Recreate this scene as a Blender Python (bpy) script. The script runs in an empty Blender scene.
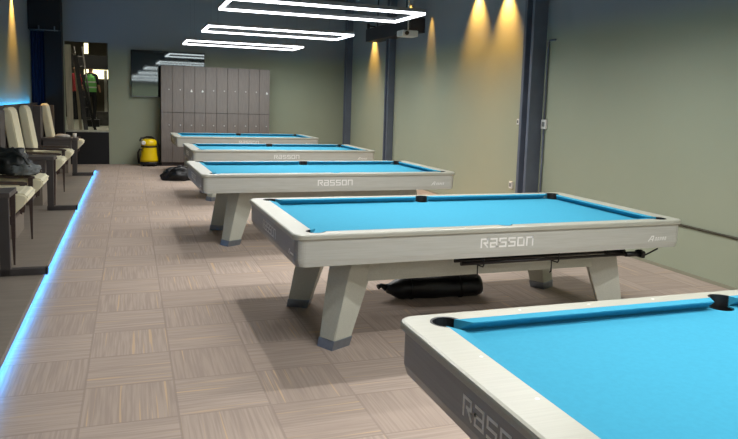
import bpy, bmesh, math, random
from mathutils import Vector, Matrix
from mathutils.geometry import tessellate_polygon
random.seed(7)
SC = bpy.context.scene
COL = SC.collection

# ------------------------------------------------------------------ camera
YAW, PITCH, ROLL = 0.3438, 0.1186, -0.0307
FPX, CX, CY, CAMH = 686.25, 375.5, 183.8, 1.5812
W_IMG, H_IMG = 738, 439
cam_data = bpy.data.cameras.new('camera')
cam = bpy.data.objects.new('camera', cam_data)
COL.objects.link(cam)
fwd = Vector((math.sin(YAW)*math.cos(PITCH), math.cos(YAW)*math.cos(PITCH), -math.sin(PITCH)))
rt = Vector((math.cos(YAW), -math.sin(YAW), 0))
dn = fwd.cross(rt)
c_, s_ = math.cos(ROLL), math.sin(ROLL)
rt2 = c_*rt + s_*dn
dn2 = -s_*rt + c_*dn
m3 = Matrix((rt2, -dn2, -fwd)).transposed()
cam.matrix_world = Matrix.Translation((0, 0, CAMH)) @ m3.to_4x4()
cam_data.sensor_fit = 'HORIZONTAL'
cam_data.sensor_width = 36
cam_data.lens = FPX/W_IMG*36
cam_data.shift_x = -(CX-W_IMG/2)/W_IMG
cam_data.shift_y = (CY-H_IMG/2)/W_IMG
cam_data.clip_start = 0.05
SC.camera = cam

# ------------------------------------------------------------------ world, exposure
wd = bpy.data.worlds.new('world'); SC.world = wd
wd.use_nodes = True
wd.node_tree.nodes['Background'].inputs[0].default_value = (0.5, 0.55, 0.6, 1)
wd.node_tree.nodes['Background'].inputs[1].default_value = 0.1
SC.view_settings.view_transform = 'Standard'
SC.view_settings.look = 'None'
SC.view_settings.exposure = 0.0
SC.view_settings.gamma = 1.0
SC.view_settings.use_curve_mapping = False

LAMP_STRENGTH = 5.0
LAMP_W = 12.5           # watts per metre of light bar
AMBER_W = 260.0
CYAN_FLOOR = 42.0
CYAN_WALL = 22.0

# ------------------------------------------------------------------ materials
def srgb(c):
    return tuple(((v/255)/12.92 if v/255 <= 0.04045 else ((v/255+0.055)/1.055)**2.4) for v in c)+(1,)

def mat(name, col, rough=0.6, metal=0.0, spec=0.5, emit=None, es=0, noise=0.0, nscale=8, bump=0.0, stretch=(1, 1, 1), ncol=None):
    m = bpy.data.materials.new(name); m.use_nodes = True
    nt = m.node_tree; b = nt.nodes['Principled BSDF']
    b.inputs['Base Color'].default_value = srgb(col)
    b.inputs['Roughness'].default_value = rough
    b.inputs['Metallic'].default_value = metal
    b.inputs['Specular IOR Level'].default_value = spec
    if emit is not None:
        b.inputs['Emission Color'].default_value = srgb(emit)
        b.inputs['Emission Strength'].default_value = es
    if noise > 0 or bump > 0:
        tc = nt.nodes.new('ShaderNodeTexCoord'); mp = nt.nodes.new('ShaderNodeMapping')
        mp.inputs['Scale'].default_value = stretch
        nz = nt.nodes.new('ShaderNodeTexNoise'); nz.inputs['Scale'].default_value = nscale
        nz.inputs['Detail'].default_value = 5
        nt.links.new(tc.outputs['Object'], mp.inputs[0]); nt.links.new(mp.outputs[0], nz.inputs['Vector'])
        if noise > 0:
            mx = nt.nodes.new('ShaderNodeMix'); mx.data_type = 'RGBA'
            a = srgb(col)
            d = srgb(ncol) if ncol else tuple(v*(1-noise) for v in a[:3])+(1,)
            mx.inputs[6].default_value = d; mx.inputs[7].default_value = a
            rr = nt.nodes.new('ShaderNodeMapRange')
            rr.inputs[1].default_value = 0.35; rr.inputs[2].default_value = 0.65
            nt.links.new(nz.outputs['Fac'], rr.inputs[0]); nt.links.new(rr.outputs[0], mx.inputs[0])
            nt.links.new(mx.outputs[2], b.inputs['Base Color'])
        if bump > 0:
            bp = nt.nodes.new('ShaderNodeBump'); bp.inputs['Strength'].default_value = bump
            bp.inputs['Distance'].default_value = 0.01
            nt.links.new(nz.outputs['Fac'], bp.inputs['Height']); nt.links.new(bp.outputs[0], b.inputs['Normal'])
    return m

def wood_grain(name, c1, c2, rough, axis):
    st = (1.5, 40, 40) if axis == 'x' else (40, 1.5, 40)
    return mat(name, c1, rough, noise=0.5, nscale=3, stretch=st, ncol=c2)

M = {}
M['apron'] = wood_grain('grey_oak_apron', (190, 191, 184), (181, 182, 173), 0.38, 'x')
M['rail'] = wood_grain('pale_oak_rail', (178, 178, 165), (171, 171, 158), 0.33, 'x')
M['apron_end'] = wood_grain('darker_grey_oak_end', (150, 150, 148), (142, 142, 140), 0.38, 'z')
M['leg'] = wood_grain('grey_oak_leg', (198, 200, 188), (190, 192, 179), 0.4, 'z')
M['cloth'] = mat('blue_cloth', (60, 150, 180), 0.9, spec=0.15, noise=0.05, nscale=60)
M['pocket'] = mat('black_pocket_leather', (22, 22, 24), 0.5, noise=0.3, nscale=40)
M['logo'] = mat('white_lettering', (240, 240, 236), 0.5, noise=0.02)
M['logo_dim'] = mat('silver_lettering', (246, 246, 242), 0.45, noise=0.02)
M['sight'] = mat('pearl_sight', (248, 246, 240), 0.25, noise=0.02)
M['steel'] = mat('brushed_steel', (150, 160, 172), 0.3, 0.85, noise=0.1, nscale=30)
M['black_metal'] = mat('black_metal', (18, 18, 20), 0.4, noise=0.2, nscale=20)
M['black_plastic'] = mat('black_plastic', (20, 20, 22), 0.45, noise=0.2, nscale=20)
M['black_vinyl'] = mat('black_vinyl', (16, 19, 24), 0.42, noise=0.4, nscale=14, bump=0.6)
M['dark_stick'] = mat('dark_stained_stick', (30, 24, 22), 0.35, noise=0.3, nscale=20)
M['column'] = mat('slate_painted_steel', (98, 106, 120), 0.42, noise=0.12, nscale=5)
M['wire'] = mat('thin_steel_wire', (120, 124, 126), 0.5, 0.5, noise=0.1)
M['lamp_tube'] = mat('led_diffuser', (255, 255, 255), 0.5, emit=(250, 250, 255), es=LAMP_STRENGTH, noise=0.01)
M['lamp_house'] = mat('lamp_housing', (150, 152, 155), 0.4, 0.6, noise=0.1)
M['cyan_f'] = mat('blue_led_floor', (80, 180, 255), 0.5, emit=(30, 150, 255), es=CYAN_FLOOR, noise=0.01)
M['cyan_w'] = mat('blue_led_wall', (80, 180, 255), 0.5, emit=(35, 165, 255), es=CYAN_WALL, noise=0.01)
M['platform'] = mat('taupe_platform_laminate', (138, 128, 116), 0.6, noise=0.12, nscale=3, stretch=(1, 6, 1))
M['platform_edge'] = mat('dark_platform_trim', (84, 78, 76), 0.5, noise=0.1)
M['cream'] = mat('cream_leatherette', (243, 236, 204), 0.55, noise=0.07, nscale=6, bump=0.15)
M['chairwood'] = mat('dark_brown_wood', (74, 60, 56), 0.45, noise=0.25, nscale=4, stretch=(3, 3, 14))
M['frame'] = wood_grain('grey_brown_laminate', (92, 86, 84), (80, 75, 73), 0.5, 'x')
M['frame_dark'] = mat('dark_laminate_edge', (70, 66, 66), 0.5, noise=0.15)
M['locker'] = mat('taupe_wood_locker', (122, 114, 108), 0.5, noise=0.18, nscale=4, stretch=(12, 12, 1))
M['locker_body'] = mat('dark_locker_body', (66, 58, 58), 0.6, noise=0.15)
M['lock'] = mat('chrome_lock', (200, 198, 195), 0.3, 0.5, noise=0.05)
M['white'] = mat('white_plastic', (225, 225, 220), 0.5, noise=0.04)
M['yellow'] = mat('yellow_plastic', (240, 205, 10), 0.35, noise=0.04)
M['ceiling'] = mat('dark_ceiling_paint', (104, 110, 114), 0.9, noise=0.06, nscale=2)
M['curtain'] = mat('navy_curtain_fabric', (28, 44, 80), 0.85, noise=0.2, nscale=3, stretch=(10, 10, 1))
M['black_wall'] = mat('black_painted_column', (15, 16, 19), 0.7, noise=0.15, nscale=3)
M['duct'] = mat('dark_duct_paint', (46, 48, 54), 0.6, noise=0.1)
M['mirror'] = mat('dark_mirror_glass', (100, 107, 106), 0.04, 0.92, noise=0.02)
M['mirror_trim'] = mat('thin_grey_trim', (120, 124, 122), 0.5, noise=0.1)
M['grey_cloth'] = mat('grey_nylon', (120, 126, 126), 0.6, noise=0.3, nscale=12, bump=0.5)
M['dark_bag'] = mat('dark_green_black_nylon', (30, 36, 36), 0.5, noise=0.4, nscale=9, bump=0.7)
M['towel'] = mat('white_towel_cotton', (214, 212, 205), 0.95, noise=0.08, nscale=25, bump=0.5)
M['concrete'] = mat('grey_service_wall', (112, 108, 96), 0.9, noise=0.15, nscale=3)
M['board'] = mat('pale_plywood', (214, 204, 180), 0.7, noise=0.2, nscale=3, stretch=(8, 8, 1))
M['dull_metal'] = mat('dull_grey_metal', (88, 86, 84), 0.5, 0.3, noise=0.3, nscale=8)
M['warm_panel'] = mat('warm_lit_panel', (255, 245, 205), 0.5, emit=(255, 244, 190), es=2.6, noise=0.01)
M['service_fill'] = mat('service_fill_diffuser', (255, 255, 255), 0.5, emit=(255, 246, 220), es=16, noise=0.01)
M['tile_ledge'] = mat('pale_threshold_tile', (186, 188, 174), 0.5, noise=0.25, nscale=14)
M['skin'] = mat('skin', (190, 140, 112), 0.6, noise=0.05)
M['hair'] = mat('black_hair', (24, 20, 18), 0.6, noise=0.2)
M['vest'] = mat('green_safety_vest', (120, 205, 110), 0.7, noise=0.08)
M['red'] = mat('red_shirt_cotton', (196, 70, 78), 0.8, noise=0.1)
M['trouser'] = mat('dark_trousers', (34, 36, 44), 0.8, noise=0.15)

def wall_material():
    """olive paint with a slate painted upper zone; the soft blend between them imitates lamp falloff in the colour"""
    m = bpy.data.materials.new('olive_wall_paint'); m.use_nodes = True
    nt = m.node_tree; b = nt.nodes['Principled BSDF']
    g = nt.nodes.new('ShaderNodeNewGeometry'); sp = nt.nodes.new('ShaderNodeSeparateXYZ')
    nt.links.new(g.outputs['Position'], sp.inputs[0])
    nz = nt.nodes.new('ShaderNodeTexNoise'); nz.inputs['Scale'].default_value = 1.3; nz.inputs['Detail'].default_value = 6
    nt.links.new(g.outputs['Position'], nz.inputs['Vector'])
    lo = nt.nodes.new('ShaderNodeMix'); lo.data_type = 'RGBA'
    lo.inputs[6].default_value = srgb((155, 162, 140)); lo.inputs[7].default_value = srgb((163, 169, 147))
    nt.links.new(nz.outputs['Fac'], lo.inputs[0])
    r = nt.nodes.new('ShaderNodeMapRange'); r.interpolation_type = 'SMOOTHSTEP'
    r.inputs[1].default_value = 2.36; r.inputs[2].default_value = 2.74  # wide blend paints the fading lamp light into the wall colour
    nt.links.new(sp.outputs[2], r.inputs[0])
    mx = nt.nodes.new('ShaderNodeMix'); mx.data_type = 'RGBA'
    mx.inputs[7].default_value = srgb((140, 149, 156))
    nt.links.new(r.outputs[0], mx.inputs[0]); nt.links.new(lo.outputs[2], mx.inputs[6])
    nt.links.new(mx.outputs[2], b.inputs['Base Color'])
    b.inputs['Roughness'].default_value = 0.75
    return m
M['wall'] = wall_material()

def carpet_material():
    m = bpy.data.materials.new('carpet_tiles'); m.use_nodes = True
    nt = m.node_tree; b = nt.nodes['Principled BSDF']; N = nt.nodes; L = nt.links
    g = N.new('ShaderNodeNewGeometry'); sp = N.new('ShaderNodeSeparateXYZ'); L.new(g.outputs['Position'], sp.inputs[0])
    T = 0.46
    def math_(op, a, b_=None, c=None):
        n = N.new('ShaderNodeMath'); n.operation = op
        for i, v in enumerate((a, b_, c)):
            if v is None: continue
            if isinstance(v, (int, float)): n.inputs[i].default_value = v
            else: L.new(v, n.inputs[i])
        return n.outputs[0]
    X = sp.outputs[0]; Y = sp.outputs[1]
    u = math_('DIVIDE', math_('ADD', X, 0.25+46*T), T)
    v = math_('DIVIDE', math_('ADD', Y, -3.38+46*T), T)
    iu = math_('FLOOR', u); iv = math_('FLOOR', v)
    par = math_('MODULO', math_('ADD', iu, iv), 2.0)          # 0 -> lines along y, 1 -> lines along x
    # per tile random tint
    cmb = N.new('ShaderNodeCombineXYZ'); L.new(iu, cmb.inputs[0]); L.new(iv, cmb.inputs[1])
    wn = N.new('ShaderNodeTexWhiteNoise'); wn.noise_dimensions = '2D'; L.new(cmb.outputs[0], wn.inputs['Vector'])
    # coordinate across the lines
    def sel(a, b_):
        n = N.new('ShaderNodeMix'); n.data_type = 'FLOAT'; L.new(par, n.inputs[0])
        L.new(a, n.inputs[2]); L.new(b_, n.inputs[3]); return n.outputs[0]
    across = sel(X, Y); along = sel(Y, X)
    # dashed fine lines : noise strongly stretched along
    c2 = N.new('ShaderNodeCombineXYZ')
    L.new(math_('MULTIPLY', across, 75.0), c2.inputs[0]); L.new(math_('MULTIPLY', along, 2.5), c2.inputs[1])
    L.new(math_('MULTIPLY', wn.outputs['Value'], 40.0), c2.inputs[2])
    n1 = N.new('ShaderNodeTexNoise'); n1.inputs['Scale'].default_value = 1.0; n1.inputs['Detail'].default_value = 2
    L.new(c2.outputs[0], n1.inputs['Vector'])
    r1 = N.new('ShaderNodeMapRange'); r1.inputs[1].default_value = 0.38; r1.inputs[2].default_value = 0.62
    L.new(n1.outputs['Fac'], r1.inputs[0])
    # sparse ochre thread
    c3 = N.new('ShaderNodeCombineXYZ')
    L.new(math_('MULTIPLY', across, 58.0), c3.inputs[0]); L.new(math_('MULTIPLY', along, 1.2), c3.inputs[1])
    L.new(math_('MULTIPLY', wn.outputs['Value'], 90.0), c3.inputs[2])
    n2 = N.new('ShaderNodeTexNoise'); n2.inputs['Scale'].default_value = 1.0; n2.inputs['Detail'].default_value = 1
    L.new(c3.outputs[0], n2.inputs['Vector'])
    r2 = N.new('ShaderNodeMapRange'); r2.inputs[1].default_value = 0.66; r2.inputs[2].default_value = 0.72
    L.new(n2.outputs['Fac'], r2.inputs[0])
    tint = N.new('ShaderNodeMix'); tint.data_type = 'RGBA'
    tint.inputs[6].default_value = srgb((183, 166, 153)); tint.inputs[7].default_value = srgb((192, 175, 162))
    L.new(wn.outputs['Value'], tint.inputs[0])
    dark = N.new('ShaderNodeMix'); dark.data_type = 'RGBA'
    dark.inputs[6].default_value = srgb((160, 144, 133)); L.new(tint.outputs[2], dark.inputs[7])
    amt = N.new('ShaderNodeMapRange'); amt.inputs[3].default_value = 0.5; amt.inputs[4].default_value = 1.0
    L.new(r1.outputs[0], amt.inputs[0]); L.new(amt.outputs[0], dark.inputs[0])
    light = N.new('ShaderNodeMix'); light.data_type = 'RGBA'
    light.inputs[7].default_value = srgb((214, 186, 150))
    L.new(math_('MULTIPLY', r2.outputs[0], 0.7), light.inputs[0]); L.new(dark.outputs[2], light.inputs[6])
    # seams
    fu = math_('FRACT', u); fv = math_('FRACT', v)
    e = 0.012
    seam = math_('MINIMUM', math_('MINIMUM', fu, math_('SUBTRACT', 1.0, fu)), math_('MINIMUM', fv, math_('SUBTRACT', 1.0, fv)))
    sm = math_('LESS_THAN', seam, e)
    sx = N.new('ShaderNodeMix'); sx.data_type = 'RGBA'; sx.inputs[7].default_value = srgb((158, 143, 132))
    L.new(math_('MULTIPLY', sm, 0.6), sx.inputs[0]); L.new(light.outputs[2], sx.inputs[6])
    L.new(sx.outputs[2], b.inputs['Base Color'])
    b.inputs['Roughness'].default_value = 0.95; b.inputs['Specular IOR Level'].default_value = 0.1
    bp = N.new('ShaderNodeBump'); bp.inputs['Strength'].default_value = 0.3; bp.inputs['Distance'].default_value = 0.003
    L.new(n1.outputs['Fac'], bp.inputs['Height']); L.new(bp.outputs[0], b.inputs['Normal'])
    return m
M['carpet'] = carpet_material()

# ------------------------------------------------------------------ helpers
def link(o, parent=None):
    COL.objects.link(o)
    if parent: o.parent = parent
    return o

def obj(name, bm, m, parent=None, smooth=False, loc=None):
    bmesh.ops.recalc_face_normals(bm, faces=bm.faces)
    me = bpy.data.meshes.new(name); bm.to_mesh(me); bm.free()
    ms = m if isinstance(m, (list, tuple)) else [m]
    for x in ms: me.materials.append(x)
    if smooth:
        for p in me.polygons: p.use_smooth = True
    o = bpy.data.objects.new(name, me)
    if loc: o.location = loc
    return link(o, parent)

def tag(o, label, cat, group=None, kind=None):
    o['label'] = label; o['category'] = cat
    if group: o['group'] = group
    if kind: o['kind'] = kind
    return o

def thing(name, label, cat, loc=(0, 0, 0), rz=0, group=None):
    o = bpy.data.objects.new(name, None); o.empty_display_size = 0.2
    o.location = loc; o.rotation_euler = (0, 0, rz)
    link(o); return tag(o, label, cat, group)

def struct(name, bm, m, label=None, cat=None):
    o = obj(name, bm, m); o['kind'] = 'structure'
    o['label'] = label; o['category'] = cat
    return o

def box(bm, x0, x1, y0, y1, z0, z1, bev=0.0, mi=0):
    b2 = bmesh.new()
    bmesh.ops.create_cube(b2, size=1)
    bmesh.ops.scale(b2, vec=(abs(x1-x0), abs(y1-y0), abs(z1-z0)), verts=b2.verts)
    bmesh.ops.translate(b2, vec=((x0+x1)/2, (y0+y1)/2, (z0+z1)/2), verts=b2.verts)
    if bev > 0:
        bmesh.ops.bevel(b2, geom=b2.edges[:], offset=bev, segments=2, affect='EDGES', profile=0.6)
    merge(bm, b2, mi); return bm

def merge(bm, b2, mi=0, mtx=None):
    vm = {}
    for v in b2.verts: vm[v] = bm.verts.new(mtx @ v.co if mtx else v.co)
    for f in b2.faces:
        try:
            nf = bm.faces.new([vm[v] for v in f.verts]); nf.material_index = mi; nf.smooth = f.smooth
        except ValueError: pass
    b2.free()

def B(*a, **k):
    bm = bmesh.new(); return box(bm, *a, **k)

def tube(bm, pts, r, seg=10, r2=None, cap=True):
    pts = [Vector(p) for p in pts]; n = len(pts); rings = []
    up = Vector((0, 0, 1))
    for i, p in enumerate(pts):
        d = (pts[min(i+1, n-1)]-pts[max(i-1, 0)]).normalized()
        a = d.cross(up)
        if a.length < 0.05: a = d.cross(Vector((1, 0, 0)))
        a.normalize(); b = d.cross(a).normalized()
        rr = r if r2 is None else r+(r2-r)*i/(n-1)
        if isinstance(r, (list, tuple)): rr = r[i]
        rings.append([bm.verts.new(p+a*rr*math.cos(t)+b*rr*math.sin(t)) for t in [2*math.pi*k/seg for k in range(seg)]])
    for i in range(n-1):
        for k in range(seg):
            f = bm.faces.new((rings[i][k], rings[i][(k+1) % seg], rings[i+1][(k+1) % seg], rings[i+1][k])); f.smooth = True
    if cap:
        bm.faces.new(rings[0]); bm.faces.new(rings[-1][::-1])
    return bm

def lathe(bm, prof, cx=0, cy=0, seg=28, sx=1, sy=1, closed_ends=True):
    rings = []
    for r, z in prof:
        rings.append([bm.verts.new((cx+r*sx*math.cos(2*math.pi*k/seg), cy+r*sy*math.sin(2*math.pi*k/seg), z)) for k in range(seg)])
    for i in range(len(rings)-1):
        for k in range(seg):
            f = bm.faces.new((rings[i][k], rings[i][(k+1) % seg], rings[i+1][(k+1) % seg], rings[i+1][k])); f.smooth = True
    if closed_ends:
        bm.faces.new(rings[0][::-1]); bm.faces.new(rings[-1])
    return bm

def loft(bm, sections, cap=True, closed=True, smooth=False):
    """sections: list of equal-length point lists"""
    rs = [[bm.verts.new(p) for p in s] for s in sections]
    n = len(rs[0])
    for i in range(len(rs)-1):
        for k in range(n if closed else n-1):
            f = bm.faces.new((rs[i][k], rs[i][(k+1) % n], rs[i+1][(k+1) % n], rs[i+1][k])); f.smooth = smooth
    if cap:
        bm.faces.new(rs[0][::-1]); bm.faces.new(rs[-1])
    return bm

def prism_y(bm, poly, y0, y1):
    """poly is (x,z) outline, extruded along y"""
    return loft(bm, [[(x, y0, z) for x, z in poly], [(x, y1, z) for x, z in poly]])

def prism_z(bm, poly, z0, z1):
    return loft(bm, [[(x, y, z0) for x, y in poly], [(x, y, z1) for x, y in poly]])

def rrect(x0, x1, y0, y1, r, seg=6):
    pts = []
    for cx, cy, a0 in ((x1-r, y0+r, -90), (x1-r, y1-r, 0), (x0+r, y1-r, 90), (x0+r, y0+r, 180)):
        for k in range(seg+1):
            a = math.radians(a0+90*k/seg)
            pts.append((cx+r*math.cos(a), cy+r*math.sin(a)))
    return pts

def stroke(bm, pts, t, depth, mtx):
    """square-ended flat stroke of thickness t through 2-D points, extruded by depth, mapped by mtx"""
    for i, ((xa, ya), (xb, yb)) in enumerate(zip(pts, pts[1:])):
        depth = depth+0.00012*(i % 2)
        dx, dy = xb-xa, yb-ya; l = math.hypot(dx, dy); ux, uy = dx/l*t/2, dy/l*t/2
        nx, ny = -uy, ux
        q = [(xa-ux-nx, ya-uy-ny), (xb+ux-nx, yb+uy-ny), (xb+ux+nx, yb+uy+ny), (xa-ux+nx, ya-uy+ny)]
        lo = [bm.verts.new(mtx @ Vector((x, y, 0))) for x, y in q]
        hi = [bm.verts.new(mtx @ Vector((x, y, depth))) for x, y in q]
        bm.faces.new(hi); bm.faces.new(lo[::-1])
        for k in range(4): bm.faces.new((lo[k], lo[(k+1) % 4], hi[(k+1) % 4], hi[k]))

def children(o, allobs):
    return [c for c in allobs if c.parent == o]

def copy_tree(o, parent=None):
    kids = [c for c in list(COL.objects) if c.parent == o]
    c = o.copy(); COL.objects.link(c)
    if parent: c.parent = parent
    for k in kids: copy_tree(k, c)
    return c

# ------------------------------------------------------------------ room shell
XL, XR, YF, YB, ZC = -2.0, 5.075, -2.5, 16.6, 4.0
XP = -0.693
struct('floor', B(XL, XR, YF, YB, -0.1, 0), M['carpet'], 'taupe carpet tile floor', 'floor')
struct('ceiling', B(XL-.1, XR+.1, YF-.1, YB+.1, ZC, ZC+0.1), M['ceiling'], 'dark slate ceiling', 'ceiling')
struct('wall_right', B(XR, XR+0.1, YF, YB, 0, ZC), M['wall'], 'olive wall on the right', 'wall')
struct('wall_left', B(XL-0.1, XL, YF, YB, 0, ZC), M['wall'], 'olive wall behind the chairs', 'wall')
struct('wall_front', B(XL, XR, YF-0.1, YF, 0, ZC), M['wall'], 'olive wall behind the viewer', 'wall')
# back wall with the opening
OX0, OX1, OZ0, OZ1 = -1.36, -0.47, 0.72, 2.70
bm = bmesh.new()
box(bm, XL, OX0, YB, YB+.12, 0, ZC); box(bm, OX1, XR, YB, YB+.12, 0, ZC)
box(bm, OX0, OX1, YB, YB+.12, OZ1, ZC)
struct('wall_back', bm, M['wall'], 'olive end wall', 'wall')
struct('trim_1', B(OX0, OX1, YB-0.02, YB+0.1, 0, OZ0), M['black_wall'], 'black riser below the doorway', 'trim')
struct('trim_2', B(OX0, OX1, YB-0.02, YB+0.35, OZ0, OZ0+0.03), M['tile_ledge'], 'pale threshold of the doorway', 'trim')
bm = bmesh.new()
box(bm, XR-.012, XR, YF, YB, 0, 0.03)
struct('baseboard_right', bm, mat('pale_skirting', (150, 148, 128), 0.6, noise=0.08), 'narrow pale skirting on the right wall', 'baseboard')
# service room behind the opening
bm = bmesh.new(); box(bm, -3.2, 0.6, YB+.12, 27, 0.62, OZ0)
struct('floor_service', bm, M['tile_ledge'], 'raised floor beyond the doorway', 'floor')
bm = bmesh.new()
box(bm, -3.3, -3.2, YB+.12, 27, OZ0, 3.7); box(bm, 0.6, 0.7, YB+.12, 27, OZ0, 3.7); box(bm, -3.2, 0.6, 27, 27.1, OZ0, 3.7)
struct('wall_service', bm, M['concrete'], 'walls of the room beyond the doorway', 'wall')
struct('ceiling_service', B(-3.3, 0.7, YB+.12, 27.1, 3.7, 3.8), M['concrete'], 'ceiling beyond the doorway', 'ceiling')

# platform
bm = bmesh.new()
box(bm, XL, XP-0.04, YF, 15.25, 0, 0.075)
box(bm, XL, XP, YF, 15.27, 0.075, 0.10, 0.003); box(bm, XP-0.012, XP-0.002, YF, 15.26, 0.053, 0.078)
plat = struct('trim_3', bm, M['platform'], 'low taupe platform along the left wall', 'platform')
bm = B(XP-0.034, XP-0.016, YF, 15.22, 0.060, 0.074)
ls = obj('led_strip', bm, M['cyan_f']); tag(ls, 'blue light strip tucked under the front edge of the platform', 'light strip')
# ledge behind the chairs with a blue strip
bm = bmesh.new(); box(bm, XL, -1.86, YF, 16.15, 0.1, 1.30); box(bm, -1.875, -1.86, YF, 16.15, 1.30, 1.355)
struct('trim_4', bm, M['frame'], 'low ledge along the left wall', 'ledge')
ls = obj('led_strip', B(-1.955, -1.925, YF, 16.1, 1.3, 1.318), M['cyan_w'])
tag(ls, 'blue light strip on the ledge behind the chairs', 'light strip')

# ------------------------------------------------------------------ columns (H-section steel)
def column(y, dp, w, label):
    bm = bmesh.new()
    x1 = XR; x0 = XR-dp; f = w*0.24
    box(bm, x0, x1, y, y+f, 0, ZC, 0.006)            # near flange
    box(bm, x0, x1, y+w-f, y+w, 0, ZC, 0.006)        # far flange
    box(bm, x0+dp*0.42, x1, y+f, y+w-f, 0, ZC)       # recessed web
    o = obj('steel_column', bm, M['column'])
    return tag(o, label, 'column', 'slate columns on the right wall')
column(7.78, 0.20, 0.24, 'slate steel column nearest the camera, white boxes on either side')
column(13.2, 0.14, 0.22, 'slate steel column on right wall, between the other two')
column(16.1, 0.14, 0.22, 'slate steel column standing by the far right corner')

def outlet(x, y, z, label, w=0.085, h=0.1):
    t = thing('wall_box', label, 'socket', (x, y, z), 0, 'white boxes by the column')
    obj('cover', B(-0.03, 0, -w/2, w/2, -h/2, h/2, 0.006), M['white'], t)
    obj('socket_face', B(-0.036, -0.028, -w/4, w/4, -h/4, h/4, 0.002), M['mirror_trim'], t)
outlet(XR, 7.70, 1.36, 'white wall box on the pipe right of the near column', 0.11, 0.12)
outlet(XR, 8.33, 1.37, 'white wall box at the left edge of the near column, upper one', 0.06, 0.08)
outlet(XR, 8.44, 0.475, 'white wall box low beside the near column, just above blue table')
# conduit beside the column
bm = bmesh.new()
tube(bm, [(XR-.02, 7.70, 0.02), (XR-.02, 7.70, 1.30)], 0.012)
tube(bm, [(XR-.02, 7.70, 1.42), (XR-.02, 7.70, 2.40), (XR-.02, 7.68, 2.43), (XR-.02, 7.55, 2.43)], 0.012)
tag(obj('conduit_pipe', bm, M['column']), 'thin vertical conduit beside the near column', 'pipe')
bm = bmesh.new(); tube(bm, [(XR-.014, YF, 0.47), (XR-.014, 3, 0.47), (XR-.014, 5.2, 0.478), (XR-.014, 7.6, 0.478)], 0.011)
tag(obj('wall_cable', bm, mat('brown_cable', (70, 66, 50), 0.5, noise=0.1)), 'thin dark cable running low along the right wall', 'cable')

# ------------------------------------------------------------------ curtain, black column, header
bm = bmesh.new()
n = 40; prof = []
for i in range(n+1):
    t = i/n; x = -1.985+t*0.27; prof.append((x, 16.42+0.025*math.sin(t*math.pi*9)))
back = [(x, y+0.02) for x, y in prof[::-1]]
prism_z(bm, prof+back, 0.1, 2.86)
tag(obj('navy_curtain', bm, M['curtain']), 'tall navy curtain in the far left corner', 'curtain')
bm = bmesh.new(); box(bm, -1.70, -1.375, 16.28, 16.58, 0.0, ZC); box(bm, -1.715, -1.70, 16.26, 16.4, 0, 2.9)
struct('trim_5', bm, M['black_wall'], 'black boxed column beside the doorway', 'column')
bm = bmesh.new(); box(bm, -1.995, -1.38, 16.1, 16.27, 2.87, ZC-.01)
struct('trim_6', bm, M['black_wall'], 'black header above the curtain', 'header')
bm = bmesh.new(); tube(bm, [(-1.97, 16.05, 2.86), (-1.42, 16.05, 2.86)], 0.012)
box(bm, -1.80, -1.78, 16.04, 16.10, 2.85, 2.95); box(bm, -1.5, -1.48, 16.04, 16.10, 2.85, 2.95)
tag(obj('curtain_rod', bm, M['wire']), 'thin metal rod above the navy curtain', 'rod')

# dark mirror on the back wall
mt = thing('wall_mirror', 'dark glass mirror panel reflecting the ceiling lights, beside the lockers', 'mirror', (0.82, YB-0.035, 2.06), 0.034)
mt.rotation_euler[0] = -0.010
obj('glass', B(-0.80, 0.80, -0.012, 0, -0.51, 0.51), M['mirror'], mt)
bm = bmesh.new(); box(bm, -0.81, -0.80, -0.014, 0, -0.515, 0.52); box(bm, -0.8, 0.80, -0.014, 0, 0.51, 0.52); box(bm, 0.80, 0.81, -0.014, 0, -0.515, 0.52)
obj('frame', bm, M['black_metal'], mt)
obj('bottom_rail', B(-0.81, 0.81, -0.022, 0, -0.53, -0.51), M['mirror_trim'], mt)

# ------------------------------------------------------------------ lockers
def locker_bank(x0, label, tagged):
    w = 0.487; D = 0.42
    t = thing('locker_cabinet', label, 'locker', (x0, 16.1, 0), 0, 'lockers on the end wall')
    W5 = 5*0.2436
    bm = B(0, W5, 0.02, D, 0.08, 2.25); box(bm, 0.01, W5-0.01, 0.04, D-.02, 0, 0.08)
    obj('body', bm, M['locker_body'], t)
    for r, (z0, z1) in enumerate(((0.09, 1.205), (1.215, 2.245))):
        for k in range(5):
            a = k*0.2436+0.004; b = (k+1)*0.2436-0.004
            d = obj('door', B(a, b, 0, 0.02, z0, z1, 0.002), M['locker'], t)
            zz = 0.93 if r == 0 else 1.72
            bmk = bmesh.new()
            lathe(bmk, [(0.012, 0), (0.014, 0.006), (0.012, 0.014)], seg=14)
            bmesh.ops.rotate(bmk, verts=bmk.verts, cent=(0, 0, 0), matrix=Matrix.Rotation(math.pi/2, 3, 'X'))
            bmesh.ops.translate(bmk, verts=bmk.verts, vec=((a+b)/2+0.05, 0, zz))
            obj('lock', bmk, M['lock'], d)
            if r == 1 and k in tagged:
                tg = obj('key_tag', B((a+b)/2+0.03, (a+b)/2+0.07, -0.02, -0.012, zz-0.045, zz-0.01, 0.004), M['white'], d)
                tg['label'] = 'white key tag'
    return t
locker_bank(0.632, 'left half of taupe wooden lockers, five doors wide, beside the dark mirror', (2, 3))
locker_bank(0.632+5*0.2436, 'right half of taupe wooden lockers, five doors wide, away from the mirror', (4,))

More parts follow.
